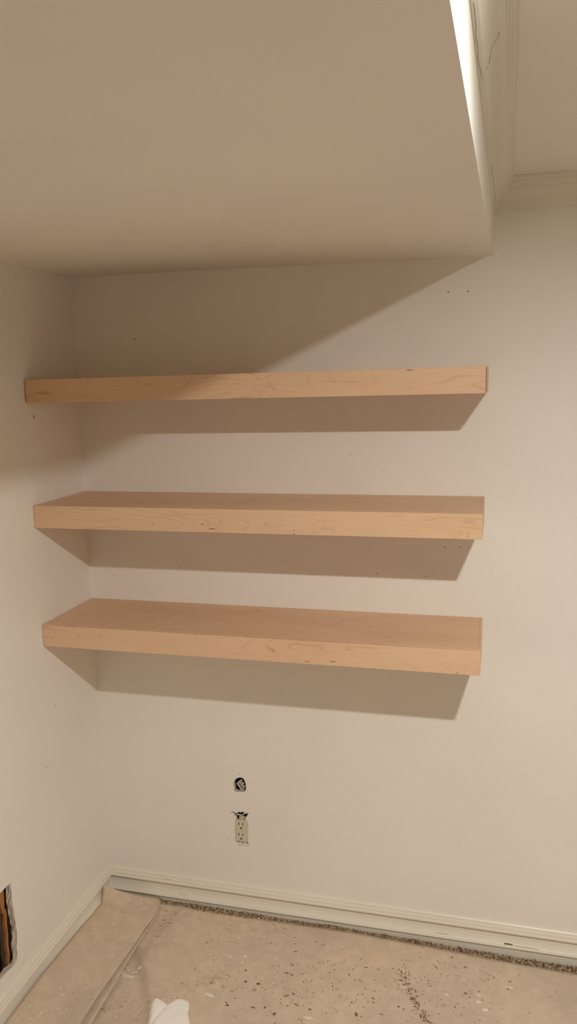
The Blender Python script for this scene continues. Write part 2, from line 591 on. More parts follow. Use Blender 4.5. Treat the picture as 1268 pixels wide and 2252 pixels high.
def shelf(name, L, ztop, dl, dr, seed, label, knots, gap, back_cut, nails, edge_gap=0.0):
    """dl, dr: height correction of left / right end; origin at the left back of the top"""
    root = empty(name, (0, 0, ztop))
    tag(root, label, 'shelf', 'maple floating shelves on the wall')
    mat = maple('maple_' + str(seed), seed, knots)
    mat2 = maple('maple_top_' + str(seed), seed + 0.37)
    fb = 0.019
    e = 0.006                                   # end veneer
    zl = lambda x: dl + (dr - dl) * x / L

    def part(pname, x0, x1f, x1b, y0, y1, z0, z1, mt, bev=0.0009):
        cc = []
        for z in (z0, z1):
            cc += [(x0, y0, z + zl(x0)), (x1f, y0, z + zl(x1f)), (x1b, y1, z + zl(x1b)), (x0, y1, z + zl(x0))]
        o = pydata(pname, *hexa(cc), mt, root)
        mo = o.modifiers.new('bevel', 'BEVEL')
        mo.width = bev
        mo.segments = 2
        return o
    bx = lambda y: L - back_cut * (y + D) / D   # right end at depth y
    x0 = gap
    front = part('front_board', x0, L - edge_gap, bx(-D + fb) - edge_gap, -D, -D + fb, -T, 0, mat)
    part('top_panel', x0, bx(-D + fb) - e, bx(0) - e, -D + fb + .0002, -.0004, -.012, 0, mat2)
    part('bottom_panel', x0, bx(-D + fb) - e, bx(0) - e, -D + fb + .0002, -.0004, -T + .0005, -T + .0125, mat2)
    # end panel: thin board closing the right end
    cc = []
    ya, yb = -D + fb + .0002, -.0004
    for z in (-T + .0003, 0):
        cc += [(bx(ya) - e + .0002, ya, z + zl(L)), (bx(ya), ya, z + zl(L)), (bx(yb), yb, z + zl(L)), (bx(yb) - e + .0002, yb, z + zl(L))]
    ep = pydata('end_panel', *hexa(cc), mat2, root)
    if edge_gap:
        box('edge_seam', (L - edge_gap + .0012, -D + .0012, -T + .001 + zl(L)), (L - .0002, -D + fb, -.002 + zl(L)), mat2, front)
    for (u, v) in nails:
        p = px(u, v, 1, -D)
        bm = bmesh.new()
        bmesh.ops.create_cone(bm, cap_ends=True, segments=10, radius1=.0014, radius2=.0011, depth=.0012)
        bmesh.ops.rotate(bm, verts=bm.verts, matrix=Matrix.Rotation(math.pi / 2, 3, 'X'))
        bmesh.ops.translate(bm, verts=bm.verts, vec=(p.x, -D - .0001, p.z - ztop))
        bmobj('nail_hole', bm, M_NAIL, front)
    return root


Z1, Z2, Z3 = 1.87801 - ZO, 1.52909 - ZO, 1.18435 - ZO


def kn(u, v, z, rx, rz, st=.85):
    p = px(u, v, 1, -D)
    return (p.x, p.z - z, rx, rz, st)


shelf('floating_shelf', 1.22503, Z1, -.0030, .0026, 1.0, 'maple floating shelf, topmost of the three, with dark seam at its end', [kn(900, 814, Z1, .012, .0016)], .0032, .004, [], .0022)
shelf('floating_shelf', 1.2205, Z2, -.0002, .0006, 2.3, 'maple floating shelf between the other two, with dark knot streak on its front',
      [kn(466, 1163, Z2, .013, .0018), kn(444, 1153, Z2, .008, .0014), kn(1030, 1147, Z2, .022, .010, .16)], .0012, .005, [(1028.5, 1174), (1028, 1180), (646, 1167), (646, 1174)])
shelf('floating_shelf', 1.2197, Z3, 0, 0, 3.9, 'maple floating shelf, lowest of the three, above the electrical outlet',
      [kn(675, 1455, Z3, .011, .0014), kn(732, 1455, Z3, .012, .0016)], .0012, .005, [(173, 1399), (218, 1400), (1003, 1480)])

# ------------------------------------------------------------------ electrical outlet
ol = px(518, 1803, 1, -.0)
oc = px(531, 1826, 1, 0.0)
out = empty('electrical_outlet', (oc.x, 0, oc.z))
tag(out, 'ivory duplex electrical outlet without cover plate, set in the wall', 'outlet')
TW, TH = .0365, .0715
tilt = Matrix.Rotation(0.022, 4, 'Y')


def rbox(bm, x0, x1, y0, y1, z0, z1):
    vs = [bm.verts.new(p) for p in [(x0, y0, z0), (x1, y0, z0), (x1, y1, z0), (x0, y1, z0), (x0, y0, z1), (x1, y0, z1), (x1, y1, z1), (x0, y1, z1)]]
    for f in [(0, 3, 2, 1), (4, 5, 6, 7), (0, 1, 5, 4), (1, 2, 6, 5), (2, 3, 7, 6), (3, 0, 4, 7)]:
        bm.faces.new([vs[i] for i in f])


def obuild(name, boxes, mat, bev=0.0, parent=None):
    bm = bmesh.new()
    for b_ in boxes:
        rbox(bm, *b_)
    bmesh.ops.transform(bm, matrix=tilt, verts=bm.verts)
    o = bmobj(name, bm, mat, parent or out)
    if bev:
        mo = o.modifiers.new('bevel', 'BEVEL')
        mo.width = bev
        mo.segments = 3
    return o


def otilt(p):
    return tilt @ Vector(p)


holes_o = []
for zc in (.0195, -.0170):
    for dx, w, h in ((-.0072, .0013, .0050), (.0062, .0012, .0040)):
        holes_o.append(('slot', [(dx - w, zc + .006 - h), (dx + w, zc + .006 - h), (dx + w, zc + .006 + h), (dx - w, zc + .006 + h)]))
    holes_o.append(('ground_hole', [(.0005 + .0030 * math.cos(k * math.pi / 8), zc - .0085 + .0030 * math.sin(k * math.pi / 8)) for k in range(16)]))
cf = .0014                                            # chamfer round the face
X1, Z1_ = TW / 2, TH / 2
rect = [(-X1 + cf, -Z1_ + cf), (X1 - cf, -Z1_ + cf), (X1 - cf, Z1_ - cf), (-X1 + cf, Z1_ - cf)]
pts, edges = [], []
for lp in [rect] + [h for _, h in holes_o]:
    s0_ = len(pts)
    pts += [Vector(p) for p in lp]
    edges += [(s0_ + i, s0_ + (i + 1) % len(lp)) for i in range(len(lp))]
vs2, _, fs2, *_ = delaunay_2d_cdt(pts, edges, [], 0, 1e-7)
fv = [otilt((v.x, -.0065, v.y)) for v in vs2]
ff = []
for f in fs2:
    gx, gz = sum(vs2[i].x for i in f) / len(f), sum(vs2[i].y for i in f) / len(f)
    if not any(in_poly(gx, gz, h) for _, h in holes_o):
        ff.append(tuple(f))
n0 = len(fv)
for y, d in ((-.0065, cf), (-.0065 + cf, 0), (.004, 0)):
    fv += [otilt((sx * (X1 - d), y, sz * (Z1_ - d))) for sx, sz in ((-1, -1), (1, -1), (1, 1), (-1, 1))]
for lv in range(2):
    for k in range(4):
        ff.append((n0 + lv * 4 + k, n0 + lv * 4 + (k + 1) % 4, n0 + lv * 4 + 4 + (k + 1) % 4, n0 + lv * 4 + 4 + k))
face = pydata('outlet_face', fv, ff, M_IVORY, out)
bmf = bmesh.new()
bmf.from_mesh(face.data)
bmesh.ops.remove_doubles(bmf, verts=bmf.verts, dist=1e-6)
bmesh.ops.recalc_face_normals(bmf, faces=bmf.faces)
bmf.to_mesh(face.data)
bmf.free()
for nm, lp in holes_o:
    n_ = len(lp)
    wv = [otilt((x, y, z)) for y in (-.0065, .0105) for x, z in lp]
    pydata(nm, wv, [(k, (k + 1) % n_, n_ + (k + 1) % n_, n_ + k) for k in range(n_)] + [tuple(range(n_, 2 * n_))], M_SLOT, face)
obuild('outlet_body', [(-TW / 2 + .003, TW / 2, .0125, .028, -TH / 2 + .002, TH / 2 - .002)], M_IVORY2, .0008)
obuild('side_rail', [(TW / 2 - .0006, TW / 2 + .0035, -.0030, .028, -TH / 2 + .002, TH / 2 - .002)], M_IVORY2, .0008)
# yoke with crusted plaster above and below
def lump(name, cx, cz, rx, rz, ry, y, mat, parent, seed=0):
    bm = bmesh.new()
    bmesh.ops.create_icosphere(bm, subdivisions=2, radius=1)
    for v in bm.verts:
        k = 1 + .28 * noise.noise(v.co * 1.7 + Vector((seed, seed * 2, 3)))
        v.co = Vector((cx + v.co.x * rx * k, y + v.co.y * ry * k, cz + v.co.z * rz * k))
    return bmobj(name, bm, mat, parent, True)


obuild('mounting_yoke', [(-.0085, .0095, .0035, .005, TH / 2, TH / 2 + .0125)], M_BRASS)
obuild('mounting_yoke', [(-.0110, .0115, .0035, .005, -TH / 2 - .0115, -TH / 2)], M_BRASS)
for k, (X, Y, rx, rz) in enumerate([(455, 300, .0042, .0022), (520, 310, .0045, .0016), (620, 305, .0040, .0018), (700, 270, .0032, .0030), (660, 255, .0045, .0016), (430, 245, .0030, .0016),
                                    (540, 235, .0045, .0011)]):
    p = px(490 + X / 14.09, 1770 + Y / 14.09, 1, 0)
    lump('plaster_crust', p.x - oc.x, p.z - oc.z, rx, rz, .002, .0015, M_PLASTER, out, k)
for k, (X, Y, rx, rz) in enumerate([(430, 1140, .0035, .0030), (560, 1180, .0068, .0035), (660, 1195, .0065, .0032), (590, 1235, .014, .0038), (500, 1210, .0060, .0040), (720, 1240, .006, .0028)]):
    p = px(490 + X / 14.09, 1770 + Y / 14.09, 1, 0)
    lump('plaster_crust', p.x - oc.x, p.z - oc.z, rx, rz, .0016, -.0002, M_PLASTER, out, k + 20)
for (X, Y) in ((560, 345), (620, 1175)):
    p = px(490 + X / 14.09, 1770 + Y / 14.09, 1, 0)
    bm = bmesh.new()
    bmesh.ops.create_cone(bm, cap_ends=True, segments=14, radius1=.0036 if Y < 500 else .0016, radius2=.0030 if Y < 500 else .0012, depth=.002)
    bmesh.ops.rotate(bm, verts=bm.verts, matrix=Matrix.Rotation(math.pi / 2, 3, 'X'))
    bmesh.ops.translate(bm, verts=bm.verts, vec=(p.x - oc.x, .001 if Y < 500 else -.0025, p.z - oc.z))
    bmobj('screw', bm, M_BRASS if Y < 500 else M_NAIL, out)

# cable connector clip in the round hole
cp = px(480 + 625 / 12.68, 1690 + 480 / 12.68, 1, .008)
clip = empty('cable_clip', (cp.x, .008, cp.z))
tag(clip, 'small grey plastic cable bracket tilted inside the ragged wall hole', 'cable bracket')
S = .0134 / 170                                     # metres per zoom pixel (about 1.3 mm per photo pixel / 12.68)
S = (px(540, 1727, 1, .008).x - px(520, 1727, 1, .008).x) / 20 / 12.68


def clip_poly(name, pts, y0, y1, mat, hole=None):
    P = [((X - 625) * S, -(Y - 480) * S) for X, Y in pts]
    n = len(P)
    if hole is None:
        vs = [(x, y0, z) for x, z in P] + [(x, y1, z) for x, z in P]
        fs = [tuple(range(n)), tuple(range(2 * n - 1, n - 1, -1))] + [(i, (i + 1) % n, n + (i + 1) % n, n + i) for i in range(n)]
    else:
        Q = [((X - 625) * S, -(Y - 480) * S) for X, Y in hole]
        vs = [(x, y0, z) for x, z in P + Q] + [(x, y1, z) for x, z in P + Q]
        fs = []
        t2 = 2 * n
        for i in range(n):
            j = (i + 1) % n
            fs += [(i, j, n + j, n + i), (t2 + i, t2 + j, t2 + n + j, t2 + n + i), (i, j, t2 + j, t2 + i), (n + i, n + j, t2 + n + j, t2 + n + i)]
    o = pydata(name, vs, fs, mat, clip)
    mo = o.modifiers.new('bevel', 'BEVEL')
    mo.width = .0004
    return o


clip_poly('bracket_frame', [(500, 430), (600, 325), (735, 540), (645, 640)], 0.0, .006, M_GREYCLIP, [(560, 425), (598, 412), (680, 555), (648, 575)])
for (X, Y) in ((635, 345), (688, 410), (715, 500)):
    bm = bmesh.new()
    bmesh.ops.create_cone(bm, cap_ends=True, segments=14, radius1=34 * S, radius2=30 * S, depth=.006)
    bmesh.ops.rotate(bm, verts=bm.verts, matrix=Matrix.Rotation(math.pi / 2, 3, 'X'))
    bmesh.ops.translate(bm, verts=bm.verts, vec=((X - 625) * S, .003, -(Y - 480) * S))
    bmobj('knuckle', bm, M_GREYCLIP, clip, True)
bm = bmesh.new()
bmesh.ops.create_cone(bm, cap_ends=True, segments=14, radius1=.0035, radius2=.0035, depth=.085)
bmesh.ops.rotate(bm, verts=bm.verts, matrix=Matrix.Rotation(math.pi / 2, 3, 'X'))
bmesh.ops.translate(bm, verts=bm.verts, vec=(.001, .0485, 0))
bmobj('cable_stub', bm, M_SLOT, clip, True)

# ------------------------------------------------------------------ drop cloths
def sstep(a, b_, x):
    t = min(1, max(0, (x - a) / (b_ - a)))
    return t * t * (3 - 2 * t)


back_edge = [(px(u, v, 2, z).x, px(u, v, 2, z).y) for u, v, z in ((330, 1979, .029), (360, 1984, .029), (450, 2001, .028), (560, 2018, .028), (660, 2033, .028), (768, 2048, .029), (880, 2069, .025), (1000, 2093, .020), (1130, 2117, .016), (1268, 2143, .012))]


def back_y(x):
    p = back_edge
    if x <= p[0][0]: return p[0][1]
    for (xa, ya), (xb, yb) in zip(p, p[1:]):
        if x <= xb:
            return ya + (yb - ya) * (x - xa) / (xb - xa)
    return p[-1][1] - .04 * (x - p[-1][0])


crease = [(px(u, v, 2, .026).x, px(u, v, 2, .026).y) for u, v in ((296, 2080), (304, 2108), (312, 2150), (318, 2195), (324, 2252))]
crease.append((crease[-1][0] + .06, crease[-1][1] - .16))
crease.append((crease[-1][0] + .10, crease[-1][1] - .35))


def crease_x(y):
    p = crease
    if y >= p[0][1]: return p[0][0] - .06 * (y - p[0][1]) / .1
    for (xa, ya), (xb, yb) in zip(p, p[1:]):
        if y >= yb:
            return xa + (xb - xa) * (y - ya) / (yb - ya)
    return p[-1][0]


_d1 = px(352, 2030, 2, .027)
_d2 = px(470, 2100, 2, .027)


def cloth_z(x, y):
    z = .0275 - .0145 * sstep(.75, 1.5, x)
    z += .0016 * noise.noise(Vector((x * 5, y * 5, 1.3))) + .0007 * noise.noise(Vector((x * 17, y * 17, 4.1)))
    act = sstep(-.20, -.27, y)                        # the fold opens below the runner's edge
    cx = crease_x(y)
    s = sstep(-.004, .016, x - cx)
    hump = math.exp(-((x - cx - .035) / .035) ** 2) * (x > cx - .004)
    z += act * (-.008 * (1 - s) + .012 * s * math.exp(-max(0, x - cx - .03) / .10))
    # soft hollow beside the runner, low swell further right
    z -= .006 * math.exp(-(((x - _d1.x) / .022) ** 2 + ((y - _d1.y) / .07) ** 2))
    z += .008 * math.exp(-(((x - _d1.x - .055) / .035) ** 2 + ((y - _d1.y + .03) / .10) ** 2))
    z += .003 * math.exp(-(((x - _d2.x) / .10) ** 2 + ((y - _d2.y) / .10) ** 2))
    # shallow crease from the rag up to the right
    dd = (x - .40) * .62 - (y + .40) * .78
    z += .004 * math.exp(-((dd - .015) / .018) ** 2) * math.exp(-(((x - .45) / .09) ** 2))
    if x < .28:
        z = min(z, .0285 + max(0, x - .24) * .4)
    return max(.004, z)


xs = [.05 + .012 * i for i in range(62)]
while xs[-1] < 2.6: xs.append(xs[-1] + .03)
nv = 110
sv, sf = [], []
for j in range(nv):
    t = (j / (nv - 1))
    t = t * .55 + .45 * t * t
    for x in xs:
        yb_ = back_y(x)
        y = yb_ + (-2.6 - yb_) * t
        sv.append((x, y, cloth_z(x, y)))
nx = len(xs)
for j in range(nv - 1):
    for i in range(nx - 1):
        sf.append((j * nx + i, j * nx + i + 1, (j + 1) * nx + i + 1, (j + 1) * nx + i))
cloth = pydata('drop_cloth', sv, sf, M_CLOTH, None, True)
if cloth.data.polygons[0].normal.z < 0:
    cloth.data.flip_normals()
sol = cloth.modifiers.new('thickness', 'SOLIDIFY')
sol.thickness = .0016
sol.offset = -1
tag(cloth, 'wide beige canvas drop cloth with brown debris and paint flecks, beside the carpet edge', 'drop cloth')

# folded runner along the left baseboard: lower and upper layer joined by a fold at the wall side
up_r = [(351, 1974), (349, 1992), (343, 2009), (331, 2027), (318, 2042), (305, 2062), (291.5, 2082), (277, 2102), (262, 2123), (238, 2158), (212, 2194.5), (175.5, 2252)]
lo_r = [(353, 1976), (352, 1993), (347, 2010), (336, 2028), (324, 2044), (312, 2063), (300, 2082), (289, 2100), (277, 2119), (254, 2159), (231, 2198), (199, 2252)]
lf = [(228, 1945), (226, 1966), (223, 1985), (203, 2010), (180, 2036), (170, 2048), (160, 2060), (151, 2071), (142, 2082), (115, 2115), (88, 2147), (9, 2252)]
rows_u, rows_l = [], []
NC = 22
nrow = len(up_r)
for k in range(nrow):
    a = px(*lf[k], 0, .0235 if k < 3 else .0215)
    zr = .036 if k == 0 else (.040 if k == 1 else .0455 + .005 * (k / nrow))
    r = px(*up_r[k], 2, zr)
    q = px(*lo_r[k], 2, .0345)
    rows_u.append((a, r))
    rows_l.append((a, q))
for s in (.35, .9, 1.8):                               # runs on behind the frame
    a, r = rows_u[nrow - 1]
    rows_u.append((Vector((.021, a.y - s, .05)), Vector((r.x + .01, r.y - s, r.z))))
    a, q = rows_l[nrow - 1]
    rows_l.append((Vector((.021, a.y - s, .05)), Vector((q.x + .01, q.y - s, q.z))))


def layer(rows, dz, sag):
    vs = []
    SUB = 4
    R = []
    for k in range(len(rows) - 1):
        for s in range(SUB):
            t = s / SUB
            R.append((rows[k][0].lerp(rows[k + 1][0], t), rows[k][1].lerp(rows[k + 1][1], t), k + t))
    R.append((rows[-1][0], rows[-1][1], len(rows) - 1))
    for (a, r, kk) in R:
        for i in range(NC + 1):
            t = i / NC
            p = a.lerp(r, t)
            w = math.sin(math.pi * t)
            tt = t ** .8
            z = a.z + (r.z - a.z) * tt - sag * w
            # transverse crease where the cloth starts to climb towards the corner
            z += .008 * math.exp(-((kk - 2.1 - 1.2 * t) / .7) ** 2) * (1 - t) * w ** .5 * 1.2
            z += .0022 * noise.noise(Vector((p.x * 14, p.y * 9, 7.7))) * w ** .5
            vs.append(Vector((p.x, p.y, max(z + dz, .0315 if dz < 0 else .0355))))
    return vs, len(R)


vu, nr = layer(rows_u, 0, .006)
vl, _ = layer(rows_l, -.0045, .011)
sv = vu + vl
sf = []
n1 = NC + 1
for base in (0, len(vu)):
    for j in range(nr - 1):
        for i in range(NC):
            sf.append((base + j * n1 + i, base + j * n1 + i + 1, base + (j + 1) * n1 + i + 1, base + (j + 1) * n1 + i))
for j in range(nr - 1):                                 # the fold at the wall side
    sf.append((j * n1, (j + 1) * n1, len(vu) + (j + 1) * n1, len(vu) + j * n1))
runner = pydata('drop_cloth', sv, sf, M_CLOTH2, None, True)
sol = runner.modifiers.new('thickness', 'SOLIDIFY')
sol.thickness = .0016
sol.offset = 0
tag(runner, 'folded narrow canvas drop cloth runner lying along the side baseboard into the corner', 'drop cloth')

# white rag on the cloth
outline = [(341, 2199), (352, 2204), (368, 2213), (380, 2204), (392, 2197), (405, 2197), (416, 2202), (417, 2214), (413, 2226), (416, 2240), (418, 2256),
           (422, 2290), (410, 2330), (380, 2345), (345, 2340), (322, 2310), (317, 2275), (322, 2252), (326, 2232), (331, 2214)]
OP = [px(u, v, 2, .036) for u, v in outline]
OPd = []
for i in range(len(OP)):
    a, b_ = OP[i], OP[(i + 1) % len(OP)]
    for t in (0, .25, .5, .75):
        p = a.lerp(b_, t)
        OPd.append(p)
cen = sum(OPd, Vector()) / len(OPd)
ca, cb = px(368, 2213, 2, .036), px(338, 2250, 2, .036)
cdir = (cb - ca).normalized()
cloth_tree = bvh_of(cloth)
sv, sf = [], []
NR = 12
n = len(OPd)
for k in range(NR + 1):
    s = k / NR
    for p in OPd:
        q = cen + (p - cen) * (1 - s * .98)
        edge = min(1, s * 4.5)
        h = .0085 * math.sqrt(max(0, 1 - (1 - edge) ** 2))
        rel = q - ca
        dist = abs(rel.x * cdir.y - rel.y * cdir.x)
        along = rel.dot(cdir)
        h -= .006 * math.exp(-(dist / .0035) ** 2) * (along > -.02) * edge
        jit = Vector((noise.noise(q * 160), noise.noise(q * 160 + Vector((9, 0, 0))), 0)) * .0012 * (s < .15)
        qq = q + jit
        hz = cloth_tree.ray_cast(Vector((qq.x, qq.y, .2)), Vector((0, 0, -1)))[0]
        z = (hz.z if hz else .03) + .0016 + h + .0012 * noise.noise(q * 60) * edge
        sv.append(q + jit)
        sv[-1].z = z
for k in range(NR):
    for i in range(n):
        j = (i + 1) % n
        sf.append((k * n + i, k * n + j, (k + 1) * n + j, (k + 1) * n + i))
sf.append(tuple(NR * n + i for i in range(n)))
rag = pydata('cotton_rag', sv, sf, M_RAG, None, True)
tag(rag, 'crumpled white cotton rag lying on the beige drop cloth', 'rag')

# ------------------------------------------------------------------ carpet pile along the baseboard
sv, sf = [], []


def blob(p, r, h, lean):
    b0 = len(sv)
    top = p + Vector((lean[0], lean[1], h))
    mid = p + Vector((lean[0] * .4, lean[1] * .4, h * .55))
    a0 = random.random() * 6.28
    sv.append(top)
    for k in range(4):
        a = a0 + k * 1.5708
        sv.append(mid + Vector((r * math.cos(a), r * math.sin(a), 0)))
    for k in range(4):
        a = a0 + k * 1.5708
        sv.append(p + Vector((r * .6 * math.cos(a), r * .6 * math.sin(a), 0)))
    for k in range(4):
        k2 = (k + 1) % 4
        sf.append((b0, b0 + 1 + k, b0 + 1 + k2))
        sf.append((b0 + 1 + k, b0 + 5 + k, b0 + 5 + k2, b0 + 1 + k2))


def loop(p, r, h, ang):
    """one short carpet loop: a squat rounded tuft, 16 faces"""
    b0 = len(sv)
    n_ = 5
    for (rr, zz) in ((.75, 0.0), (1.0, .45), (.62, .85)):
        for k in range(n_):
            a = ang + k * 2 * math.pi / n_
            sv.append(p + Vector((r * rr * 1.25 * math.cos(a), r * rr * math.sin(a), h * zz)))
    sv.append(p + Vector((0, 0, h)))
    for lv in range(2):
        for k in range(n_):
            k2 = (k + 1) % n_
            sf.append((b0 + lv * n_ + k, b0 + lv * n_ + k2, b0 + (lv + 1) * n_ + k2, b0 + (lv + 1) * n_ + k))
    for k in range(n_):
        sf.append((b0 + 2 * n_ + k, b0 + 2 * n_ + (k + 1) % n_, b0 + 3 * n_))


x = .185
while x < 2.3:
    yb_ = back_y(x)
    wid = max(.020, -.0195 - yb_ + .008)
    top_ = .0288 - .0035 * sstep(.35, .6, x) * (1 - sstep(1.0, 1.25, x)) - .0165 * sstep(.75, 1.5, x) + .0035 * noise.noise(Vector((x * 11, 0, 2)))
    for k in range(6):
        y = -.0205 - wid * (k + random.random()) / 6
        h = random.uniform(.006, .011)
        loop(Vector((x + random.uniform(-.002, .002), y, top_ - h * random.uniform(.75, 1.1))), random.uniform(.0021, .0036), h, random.random() * 6)
    if random.random() < .10:                            # a stray fibre
        blob(Vector((x, -.0205 - random.random() * wid, top_ - .004)), .0006, random.uniform(.006, .013), (random.uniform(-.008, .008), random.uniform(-.004, .003)))
    x += .0036
# the matted body of the pile under the loops
n0 = len(sv)
steps = 60
for k in range(steps + 1):
    x = .18 + 2.14 * k / steps
    t_ = .0280 - .0165 * sstep(.75, 1.5, x) - .007
    sv += [Vector((x, -.0178, 0)), Vector((x, -.0178, t_)), Vector((x, back_y(x) - .012, t_)), Vector((x, back_y(x) - .012, 0))]
for k in range(steps):
    a = n0 + 4 * k
    for j in range(3):
        sf.append((a + j, a + j + 1, a + 4 + j + 1, a + 4 + j))
pile = pydata('carpet_pile', sv, sf, M_PILE, bpy.data.objects['floor'])
pile['kind'] = 'stuff'
pile['label'] = 'brown carpet loops showing between baseboard and drop cloth'

# ------------------------------------------------------------------ debris and paint flecks
bpy.context.view_layer.update()
ct = bvh_of(cloth)
rt = bvh_of(runner)
sv, sf = [], []


def chip(u, v, l, w, ang, tree=ct):
    p, nn = hit(tree, u, v)
    if p is None: return
    b0 = len(sv)
    ca_, sa_ = math.cos(ang), math.sin(ang)
    h = w * .5
    ptsq = [(-l, -w * .6), (-l * .3, -w), (l, -w * .4), (l * .8, w * .5), (0, w), (-l * .9, w * .4)]
    for dz, sc_ in ((0.0002, 1), (h + .0004, .65)):
        for a, b_ in ptsq:
            a *= sc_ * random.uniform(.8, 1.2)
            b_ *= sc_
            w_ = p + Vector((a * ca_ - b_ * sa_, a * sa_ + b_ * ca_, 0))
            g_ = tree.ray_cast(Vector((w_.x, w_.y, .2)), Vector((0, 0, -1)))[0]
            w_.z = (g_.z if g_ else p.z) + dz + .0002
            sv.append(w_)
    n_ = len(ptsq)
    sf.append(tuple(b0 + n_ + i for i in range(n_)))
    for i in range(n_):
        j = (i + 1) % n_
        sf.append((b0 + i, b0 + j, b0 + n_ + j, b0 + n_ + i))


MM = .00135
for (u, v, l, w, a) in [(783, 2231, 6, 3.6, 1.8), (773, 2205, 4, 2, 2.2), (596, 2075, 5, 1.2, -.6 + 1.5), (642, 2122, 6, 1.2, 2.5), (667, 2142, 4, 1.3, 1.6), (792, 2157, 7, 1.3, 2.6), (767, 2144, 3, 1.4, 1.6),
                       (652, 2210, 8, 2, 2.8), (603, 2230, 5, 3, 1), (556, 2216, 6, 1.6, 3), (630, 2140, 7, 1.2, .1), (641, 2144, 4, 1.2, 2.8), (649, 2076, 1.5, 1.2, 0), (876, 2214, 3, 2.4, .5),
                       (883, 2141, 5, 1.8, 2.6), (891, 2150, 5, 2.2, 2.2), (880, 2156, 6, 1.4, 3), (893, 2163, 4, 1.6, 2), (906, 2196, 6, 2.6, 2.4), (899, 2178, 4, 1.2, 2), (940, 2245, 8, 2.6, 2.6), (958, 2127, 9, 1.1, 2.3),
                       (1023, 2185, 4, 2.2, .3), (1120, 2159, 4, 1.6, 2.8), (993, 2106, 3, 1.6, 0), (1021, 2128, 3, 1.5, 1), (1000, 2215, 4, 1.0, 2), (820, 2196, 5, 1.0, 2.7), (838, 2231, 5, 1.4, 2.9),
                       (400, 2162, 2.2, 1.6, 0), (464, 2160, 3, 2, .8), (510, 2181, 1.6, 1.4, 0), (500, 2211, 4, 2.4, .4), (497, 2205, 3, 1.4, 2), (465, 2066, 1.8, 1.2, 0), (455, 2073, 3, 1.2, .5), (428, 2131, 1.6, 1.2, 1),
                       (540, 2159, 4, 1.8, 0), (568, 2164, 5, 2.6, .2), (540, 2134, 3, 1.8, 1), (630, 2190, 7, 2.4, .5), (645, 2186, 5, 1.6, 2.6), (582, 2216, 4, 2.2, 1), (680, 2220, 2.4, 1.8, 1), (731, 2168, 1.6, 1.4, 0),
                       (970, 2198, 2, 1.4, 0), (864, 2130, 3, 1.4, 0), (832, 2132, 5, 1.3, .1), (805, 2128, 6, 1.2, .1), (650, 2093, 4, 1.6, .3), (648, 2062, 3, 1, 0), (694, 2072, 4, 1.2, 0)]:
    chip(u, v, l * MM * .85, w * MM * .95, a)
for k in range(300):                                    # loose crumbs
    u = random.gauss(800, 190)
    v = random.gauss(2170, 45)
    if 480 < u < 1260 and v > 1995 + (u - 350) * .185:
        chip(u, min(v, 2300), random.uniform(.6, 3.2) * MM * .8, random.uniform(.5, 1.1) * MM * .95, random.random() * 3.1)
for k in range(120):
    t = random.random()
    chip(885 + 55 * t ** 1.4 + random.gauss(0, 7), 2132 + 118 * t + random.gauss(0, 4), random.uniform(.8, 3.4) * MM * .85, random.uniform(.6, 1.4) * MM, random.random() * 3.1)
debris = pydata('wood_debris', sv, sf, M_CHIP)
tag(debris, 'scattered brown wood chips and dirt crumbs on the drop cloth', 'debris', kind='stuff')


def flat_spots(name, spots, tree, parent):
    global sv, sf
    sv, sf = [], []
    for (u, v, ru, rv, ang) in spots:
        p, nn = hit(tree, u, v)
        if p is None: continue
        b0 = len(sv)
        n_ = 10
        sv.append(p + Vector((0, 0, .0011)))
        for k in range(n_):
            a = 2 * math.pi * k / n_
            r = 1 + random.uniform(-.25, .25)
            ex, ey = math.cos(a) * ru * r * MM, math.sin(a) * rv * r * MM * 1.9
            q = p + Vector((ex * math.cos(ang) - ey * math.sin(ang), ex * math.sin(ang) + ey * math.cos(ang), 0))
            loc, nr_, ii, dd = tree.ray_cast(q + Vector((0, 0, .05)), Vector((0, 0, -1)))
            q.z = (loc.z if loc else p.z) + .00085
            sv.append(q)
        for k in range(n_):
            sf.append((b0, b0 + 1 + k, b0 + 1 + (k + 1) % n_))
    o = pydata(name, sv, sf, M_WHITEPAINT, parent, True)
    o['kind'] = 'stuff'
    o['label'] = 'flecks of dried white paint'
    return o


